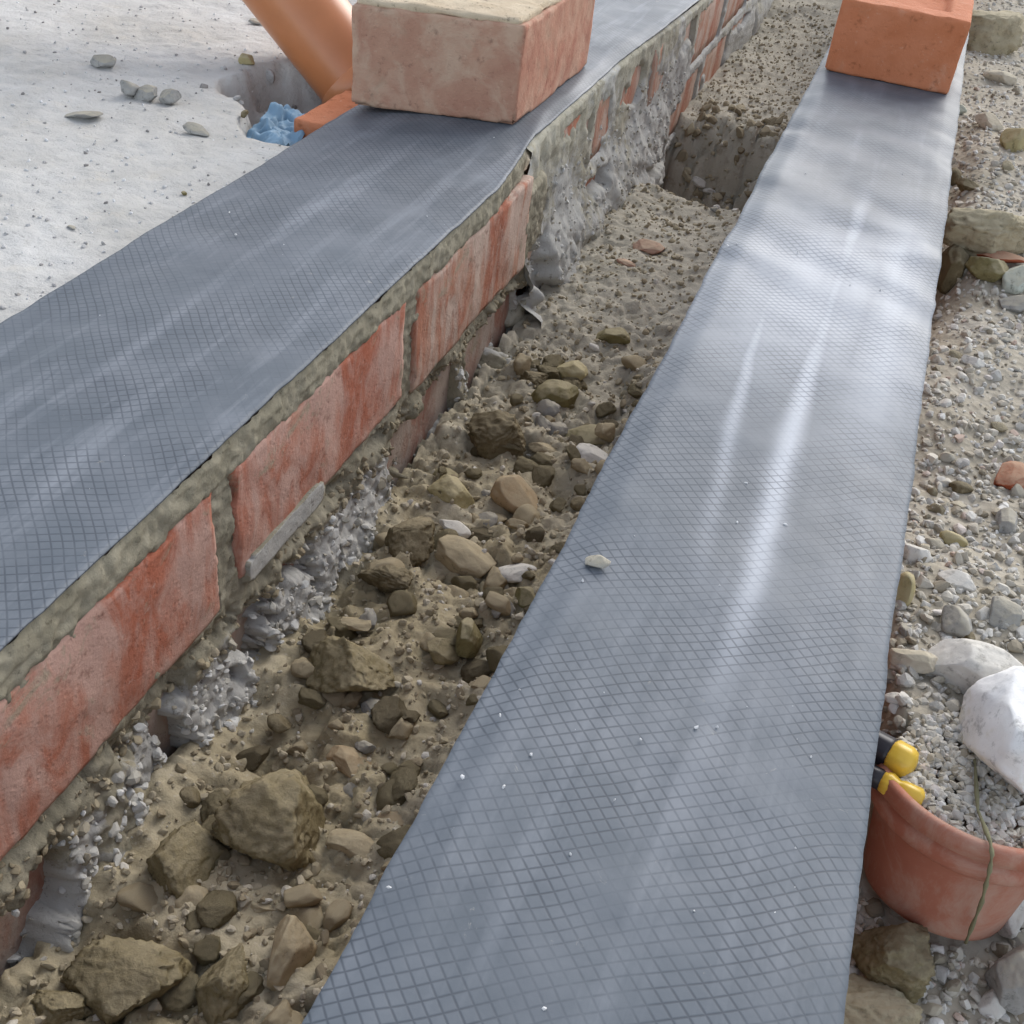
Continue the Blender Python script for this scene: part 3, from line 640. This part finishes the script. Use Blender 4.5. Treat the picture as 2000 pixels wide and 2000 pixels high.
def zleft(X, Y, U):
    P = xyz(X, Y, 0)
    z = .0012+.0013*fbm(P*np.array([1, .6, 1]), .08, 3, 81)+.0004*fbm(P, .02, 2, 82)
    z = z-.007*(1-sstep(.0, .5, U))*1.0                                     # falls onto the slab
    z = z-.003*sstep(.9, 1., U)*sstep(.78, .9, Y)*(1-sstep(1.2, 1.4, Y))
    z = z+.004*np.exp(-((X+.02+.28*(Y-.9))/.008)**2)*np.exp(-((Y-.89)/.05)**2)  # pucker at the corner of the brick
    flat = np.exp(-(np.clip(np.abs(X+.10)-.07, 0, 1)/.02)**2-(np.clip(np.abs(Y-.99)-.11, 0, 1)/.02)**2)
    return z*(1-flat)+flat*np.minimum(z, .0005)
def zright(X, Y, U):
    P = xyz(X, Y, 0); z = .0012+.0016*fbm(P*np.array([.8, 1, 1]), .09, 3, 91)+.0004*fbm(P, .02, 2, 92)
    far = sstep(.6, .75, Y)*(1-sstep(1.05, 1.2, Y))
    z = z+far*.0012*np.sin(Y*75+8*U+3*fbm(P, .1, 2, 93))+.0016*np.exp(-((Y-.80-.02*U)/.012)**2)*sstep(.2, .5, U)-.0012*np.exp(-((Y-.83-.02*U)/.01)**2)*sstep(.2, .5, U)
    z = z-.004*(1-sstep(0, .12, U))-.003*sstep(.9, 1, U)
    flat = np.exp(-(np.clip(np.abs(Y-1.37)-.11, 0, 1)/.02)**2)
    return z*(1-flat)+flat*np.minimum(z, .0005)
e1, e2, e3, e4 = edge(-.173, 1), edge(.002, 2), edge(.1765, 3), edge(.3285, 4)
membrane('damp_proof_membrane', e1, lambda Y: e2(Y)+bow(Y), -.72, 3.5, zleft, membrane_mat('membrane_left', 0, .25),
         'wide grey blue gridded membrane strip on the left wall beside the concrete slab')
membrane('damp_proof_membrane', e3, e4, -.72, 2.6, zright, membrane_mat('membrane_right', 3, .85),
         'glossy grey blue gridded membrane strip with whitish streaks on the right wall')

# ---------------------------------------------------------------- loose bricks on the membranes
def rot_z(V, c, deg):
    a = math.radians(deg); return (V-c)@np.array([[math.cos(a), math.sin(a), 0], [-math.sin(a), math.cos(a), 0], [0, 0, 1]])+c
def laid_brick(a, b, rot, piv, mat, label, seed, cream=0, frog=False, shear=0.):
    root = empty('brick', (piv[0], piv[1], .002), label=label, category='brick')
    piv = np.array([piv[0], piv[1], 0.]); o = np.array([piv[0], piv[1], .002])
    zt = b[2]
    if frog:     # body with a sunk frog: rim boxes + floor as one body mesh
        V, F = rough_box(a, b, .0025, .0014, .0010, .02, seed, .005)
        cx, cy = (a[0]+b[0])/2, (a[1]+b[1])/2; hx, hy = (b[0]-a[0])/2-.022, (b[1]-a[1])/2-.028
        q = np.maximum(np.abs(V[:, 0]-cx)/hx, np.abs(V[:, 1]-cy)/hy); top = sstep(zt-.01, zt-.004, V[:, 2])
        V[:, 2] -= .014*top*(1-sstep(.88, 1.02, q))
    else: V, F = rough_box(a, b, .0025, .0014, .0012, .03, seed, .008)
    V[:, 1] += shear*(V[:, 0]-b[0])*(1-np.clip((V[:, 1]-a[1])/(b[1]-a[1]), 0, 1))
    V = rot_z(V, piv, rot)
    put('body', mesh_np('body', V-o, F, mat), tuple(o), root)
    if cream:
        V, F = rough_box((a[0]+.002, a[1]+.001, zt-.002), (b[0]-.003, b[1]-.003, zt+cream), .003, .002, .003, .02, seed+4, .004)
        V[:, 1] += shear*(V[:, 0]-b[0])*(1-np.clip((V[:, 1]-a[1])/(b[1]-a[1]), 0, 1))
        V = rot_z(V, piv, rot)
        put('mortar_layer', mesh_np('mortar_layer', V-o, F, M_CREAM, {'lime': np.zeros(len(V))}), tuple(o), root)
    return root
laid_brick((-.171, .893, .002), (-.034, 1.105, .083), 0, (-.036, .894), MB['buff'], 'buff brown brick with a cream mortar top standing on the left membrane', 5, cream=.005, shear=.27)
laid_brick((.184, 1.266, .002), (.314, 1.470, .074), 0, (.25, 1.27), MB['orange'], 'bright orange brick standing on the far end of the right membrane', 6, frog=True)
b_ = empty('brick', (-.2, .86, -.03), label='orange brick end peeping out under the left membrane below the pipe', category='brick')
brick('body', (-.211, .828, -.062), (-.115, .925, -.011), MB['orange'], b_, .004, 77)

# ---------------------------------------------------------------- orange drain pipe
M_PIPE = plain('orange_pvc', (.50, .19, .075), .30, .5, .05, .06)
d = np.array([-.77, .05, .66]); d /= np.linalg.norm(d); p0 = np.array([-.224, .975, -.018])
pr = empty('drain_pipe', tuple(p0-d*.02), label='orange plastic drain pipe running off over the slab behind the buff brick', category='pipe')
V, F = tube([p0-d*.015, p0+d*.3, p0+d*.7], .0390, 48, False); V2, F2 = tube([p0+d*.7, p0-d*.015], .0362, 48, False)
V = np.concatenate([V, V2]); nV = 48*3
F = F+[tuple(i+nV for i in f) for f in F2]+[(k, nV+48+(k) % 48, nV+48+(k+1) % 48, (k+1) % 48) for k in range(0)]
o = p0; put('pipe', mesh_np('pipe', V-o, F, M_PIPE), tuple(o), pr)
V, F = tube([p0-d*.018, p0-d*.016, p0+d*.004, p0+d*.006], [.0375, .0415, .0415, .0375], 48, False)
put('collar', mesh_np('collar', V-o, F, M_PIPE), tuple(o), pr)

# ---------------------------------------------------------------- blue sheet in the hollow
xs = np.linspace(-.250, -.20, 50); ys = np.linspace(.785, .872, 50); X, Y = np.meshgrid(xs, ys, indexing='ij')
Z = -.026+.010*fbm(xyz(X, Y), .028, 4, 99, .55, True)+.006*chunks(X, Y, .02, 98)-.10*(Y-.80)*0+.0
V = np.stack([X, Y, Z], -1).reshape(-1, 3); c = np.array([-.226, .835, -.03])
sh = mesh_np('plastic_sheet', V-c, grid_faces(50, 50), plain('blue_plastic', (.20, .32, .43), .6, .3, .3))
put('plastic_sheet', sh, tuple(c), label='crumpled blue plastic sheet in the hollow beside the orange brick end', category='plastic sheet')

# ---------------------------------------------------------------- flower pot with gravel
M_POT = Mat('terracotta', .8, .25)
_b = M_POT.ramp(M_POT.noise(22, 6, .6), [(.3, (.34, .12, .075)), (.7, (.42, .18, .12))])
_b = M_POT.mix(M_POT.ramp(M_POT.noise(32, 8, .72, .6), [(.46, (0, 0, 0)), (.68, (.75, .75, .75))]), _b, (.46, .33, .26))
M_POT.color(_b); M_POT.bump(M_POT.noise(160, 6, .7), .3, .0006); M_POT = M_POT.m
POT_TILT = math.radians(15)
pc = (.3815, .3500, -.1035)
pot = empty('flower_pot', pc, label='terracotta flower pot half buried in gravel beside the right membrane', category='flower pot')
pot.rotation_euler = (-POT_TILT, 0, 0)
PS = np.array([1.06, 1.06, .86])
V, F = lathe([(0, 0), (.0285, 0), (.0297, .001), (.0305, .004), (.0356, .0485), (.0357, .050), (.0330, .050), (.0275, .006), (0, .006)], 72)
put('pot_body', mesh_np('pot_body', V*PS, F, M_POT), pc, pot)
V, F = lathe([(.0355, .0475), (.0392, .0478), (.0400, .0490), (.0402, .0560), (.0390, .0572), (.0391, .0582), (.0408, .0592), (.0411, .0665), (.0404, .0685), (.0388, .0692), (.0362, .0680), (.0355, .0500), (.0361, .0475)], 72)
put('rim', mesh_np('rim', V*PS, F, M_POT), pc, pot)

# ---------------------------------------------------------------- tool handle lying in the gravel
M_BLK = plain('black_rubber', (.018, .016, .022), .45, .5); M_YEL = plain('yellow_plastic', (.72, .48, .06), .35, .5, .05, .05)
def handle(p, q, label, parts):
    p, q = np.array(p), np.array(q); root = empty('screwdriver', tuple((p+q)/2-np.array([0, 0, .006])), label=label, category='screwdriver')
    for nm, prof, mt in parts:
        V, F = tube([p+(q-p)*t for t, _ in prof], [r for _, r in prof], 24)
        if nm != 'tip':
            dd = (q-p)/np.linalg.norm(q-p); c = p+((V-p)@dd)[:, None]*dd; rel = V-c
            k = np.arange(len(V)) % 24; V = c+rel*(1-.10*(k % 4 == 0))[:, None]
        o = (p+q)/2; put(nm, mesh_np(nm, V-o, F, mt), tuple(o), root)
handle((.3355, .3665, -.044), (.3520, .3600, -.0425), 'black and yellow screwdriver handle poking out from under the right membrane',
       [('grip', [(-.9, .0065), (0, .0072), (.35, .0074), (.47, .0068)], M_BLK), ('cap', [(.42, .0066), (.5, .0078), (.85, .0078), (1., .0066), (1.08, .003)], M_YEL)])
handle((.3375, .3515, -.047), (.3575, .3440, -.0445), 'slim yellow screwdriver handle with dark end lying just above the pot rim',
       [('grip', [(-.6, .0042), (0, .0046), (.2, .0048)], M_BLK), ('cap', [(.18, .0046), (.35, .0054), (.52, .0040), (.6, .0048), (.95, .0052), (1.05, .003)], M_YEL)])

# ---------------------------------------------------------------- cord hanging over the pot
pts = [(.3765, .43, -.043), (.3755, .412, -.040), (.3765, .392, -.041), (.378, .370, -.040), (.3795, .345, -.0395), (.3825, .3245, -.0330), (.3840, .3200, -.0350), (.3855, .3175, -.042), (.3870, .3170, -.050), (.3890, .3165, -.060), (.3910, .3170, -.075), (.3930, .3175, -.090)]
P_ = []
for i in range(len(pts)-1):
    for t in (0, .33, .66): P_.append(tuple(np.array(pts[i])*(1-t)+np.array(pts[i+1])*t))
P_.append(pts[-1]); rr = [.0008+.0003*math.sin(i*1.9) for i in range(len(P_))]
V, F = tube(P_, rr, 8); c = np.array(P_[0])
put('cord', mesh_np('cord', V-c, F, plain('mossy_cord', (.21, .20, .12), .9, .1, .5)), tuple(c), label='thin olive cord trailing over the flower pot rim and down its side', category='cord')

# ---------------------------------------------------------------- named stones
CATS = {'clod': 'clod', 'dark': 'clod'}
for i, row in enumerate(TRENCH_STONES):
    cat = 'clod' if row[6] in ('clod', 'dark') and row[5] == 'rough' else 'stone'
    stone_at('clay_clod' if cat == 'clod' else 'stone', row, cavity_base, 200+i, row[7], cat, None, .25)
for i, row in enumerate(GRAVEL_STONES):
    cat = 'clod' if row[5] == 'rough' else ('tile shard' if row[6] == 'red' else 'stone')
    stone_at({'clod': 'clay_clod', 'tile shard': 'tile_shard'}.get(cat, 'stone'), row, gravel_base, 300+i, row[7], cat, None, .25)
for i, row in enumerate(SLAB_STONES): stone_at('pebble', row, slab_base, 400+i, row[7], 'pebble', None, .15)
for i, row in enumerate(MEMBRANE_LUMPS): stone_at('mortar_lump', row, lambda x, y: .0015, 500+i, row[7], 'mortar lump', None, .05)

# ---------------------------------------------------------------- countable loose stones that look alike
def few_stones(n, name, fn, region, size, mats, label, cat, group, seed):
    r = np.random.default_rng(seed); protos = []
    for k in range(14):
        V, F = rock([['angular', 'angular', 'angular', 'slabby'], ['rough', 'rough', 'rough', 'angular']][seed == 6][k % 4], seed*31+k, 3)
        V = V*np.array([1, r.uniform(.65, 1), r.uniform(.4, .75)]); protos.append(mesh_np(name, V, F, MS[mats[k % len(mats)]]))
    for i in range(n):
        x, y = region(r); s_ = r.uniform(*size)*(1+.35*(y > 1))
        o = bpy.data.objects.new(name, protos[i % 14]); COL.objects.link(o)
        o.location = (x, y, float(fn(np.array(x), np.array(y)))+s_*.12); o.scale = (s_, s_, s_)
        o.rotation_euler = (r.uniform(-.5, .5), r.uniform(-.5, .5), r.uniform(0, 6.28))
        o['label'] = label; o['category'] = cat; o['group'] = group
def reg_gravel(r):
    while 1:
        y = .12+1.3*r.random()**1.5; x = .332+r.random()*(.10+.26*y)
        if (x-.38)**2+(y-.353)**2 > .043**2: return x, y
few_stones(290, 'gravel_stone', gravel_z, reg_gravel, (.0032, .0065), ['grey', 'white', 'cream', 'grey', 'sand', 'cream', 'mortar'], 'small pale gravel stone lying in the rubble right of the glossy membrane', 'stone', 'loose gravel stones on the right', 5)
few_stones(210, 'soil_lump', cavity_z, lambda r: (.022+.148*r.random()**.9, .10+.75*r.random()**1.2), (.0045, .0140), ['clod', 'clod', 'clod', 'tan', 'dark', 'tan', 'grey', 'clod'], 'small brown lump on the trench soil between the two walls', 'soil lump', 'loose lumps on the trench soil', 6)
few_stones(9, 'pebble', cavity_z, lambda r: (.105+.065*r.random(), 1.195+.03*r.random()), (.003, .0055), ['white', 'grey', 'cream'], 'small pale pebble on the rim of the dark hole between the walls', 'pebble', 'pebbles on the rim of the hole', 7)

# ---------------------------------------------------------------- uncountable stuff
def scatter(name, n, sub, XY, fn, size, mat, seed, sink=.15, lift=0., tone=None):
    r = np.random.default_rng(seed); V0s = []
    for k in range(10):
        V, F = rock(['angular', 'angular', 'slabby'][k % 3], seed*13+k, sub, .78)
        V0s.append(V*np.array([1, r.uniform(.6, 1), r.uniform(.4, .8)]))
    V0s = np.array(V0s); nv = V0s.shape[1]
    X, Y = XY(r, n); n = len(X); s_ = np.exp(r.uniform(math.log(size[0]), math.log(size[1]), n)); Z = fn(X, Y)+s_*sink+lift
    q = r.normal(size=(n, 4)); q[:, 1:3] *= .35; q /= np.linalg.norm(q, axis=1, keepdims=True); w, a, b, c = q.T
    Rm = np.stack([1-2*(b*b+c*c), 2*(a*b-c*w), 2*(a*c+b*w), 2*(a*b+c*w), 1-2*(a*a+c*c), 2*(b*c-a*w), 2*(a*c-b*w), 2*(b*c+a*w), 1-2*(a*a+b*b)], -1).reshape(-1, 3, 3)
    P = np.einsum('nij,nvj->nvi', Rm, V0s[r.integers(0, 10, n)])*s_[:, None, None]+np.stack([X, Y, Z], -1)[:, None]
    Fa = F[None]+(np.arange(n)*nv)[:, None, None]
    t = np.repeat(r.random(n) if tone is None else tone(r, n), nv)
    return put(name, mesh_np(name, P.reshape(-1, 3), Fa.reshape(-1, 3), mat, {'tone': t}, smooth=False), kind='stuff')
def gr_xy(dens):
    def f(r, n):
        y = .08+2.6*r.random(n)**dens; x = .326+r.random(n)*(.14+.34*y)
        ok = (x-.3815)**2+(y-.362)**2 > .041**2; return x[ok], y[ok]
    return f
scatter('gravel', 30000, 0, gr_xy(2.0), gravel_z, (.0011, .003), M_GRAVEL, 3)
scatter('coarse_gravel', 9500, 1, gr_xy(1.9), gravel_z, (.0025, .0052), M_GRAVEL, 4)
def pot_xy(r, n):
    a = r.uniform(0, 6.28, n); q = .0365*np.sqrt(r.random(n)); return .3815+q*np.cos(a), .366+q*np.sin(a)*.96
V, F = lathe([(0, .055), (.02, .0545), (.0325, .053), (.0325, .047), (0, .047)], 24)
scatter('pot_gravel', 1500, 1, pot_xy, lambda x, y: -.0375-.065*sstep(.36, .30, y)*0-(y-.33)*.27+.014*sstep(.35, .40, y)-.011*(1-sstep(.325, .36, y))+.0*x+.004*fbm(xyz(x, y), .02, 2, 6), (.0012, .0034), M_GRAVEL, 5)
po_ = put('pot_soil', mesh_np('pot_soil', V*PS*np.array([1, 1, .95]), F, M_GRAVELG), pc, kind='stuff'); po_.rotation_euler = (-POT_TILT, 0, 0)
def cv_xy(dens):
    def f(r, n): return .006+.165*r.random(n), .06+2.1*r.random(n)**(dens+.5)
    return f
scatter('soil_crumbs', 8000, 0, cv_xy(1.3), cavity_z, (.0006, .0026), M_CRUMB, 7)
scatter('coarse_soil_crumbs', 1800, 1, cv_xy(1.2), cavity_z, (.0022, .0045), M_CRUMB, 8)
def foot_xy(r, n, face, y0, y1, z0, z1):
    y = r.uniform(y0, y1, n); z = z0+(z1-z0)*r.random(n)**.8
    return face(y, z), y, z
def on_face(name, n, face, rect, size, mat, seed, tone):
    r = np.random.default_rng(seed); x, y, z = foot_xy(r, n, face, *rect)
    scatter(name, n, 1, lambda r_, n_: (x, y), lambda X, Y: z, size, mat, seed, 0, 0, tone)
on_face('mortar_droppings', 2000, near_face, (.0, .88, -.128, -.196), (.0012, .0048), M_SPLASH, 21, None)
on_face('mortar_droppings', 700, far_face, (.88, 1.45, -.05, -.18), (.0012, .0035), M_SPLASH, 22, None)
on_face('clay_crumbs', 500, near_face, (.05, .88, -.108, -.135), (.001, .0038), M_CRUMB, 23, lambda r, n: r.random(n)*.6)
scatter('hole_rubble', 300, 1, lambda r, n: (.01+.165*r.random(n), 1.22+.36*r.random(n)), cavity_z, (.003, .011), M_CRUMB, 24, tone=lambda r, n: r.random(n)*.5)
scatter('slab_crumbs', 4200, 0, lambda r, n: (-.178-.9*r.random(n)**1.3, .25+1.6*r.random(n)), slab_z, (.0006, .0022), M_SLABCRUMB, 9)
scatter('hollow_rubble', 260, 1, lambda r, n: (-.225+.035*r.normal(size=n), .9+.03*r.normal(size=n)), slab_z, (.002, .007), M_SLABCRUMB, 10, tone=lambda r, n: r.random(n)*.45)
scatter('membrane_crumbs', 110, 0, lambda r, n: (np.where(r.random(n) < .75, .18+.14*r.random(n), -.165+.16*r.random(n)), .12+.9*r.random(n)**1.3), lambda x, y: .0022+.0*x, (.0002, .0012), M_SLABCRUMB, 12, tone=lambda r, n: .7+.3*r.random(n))
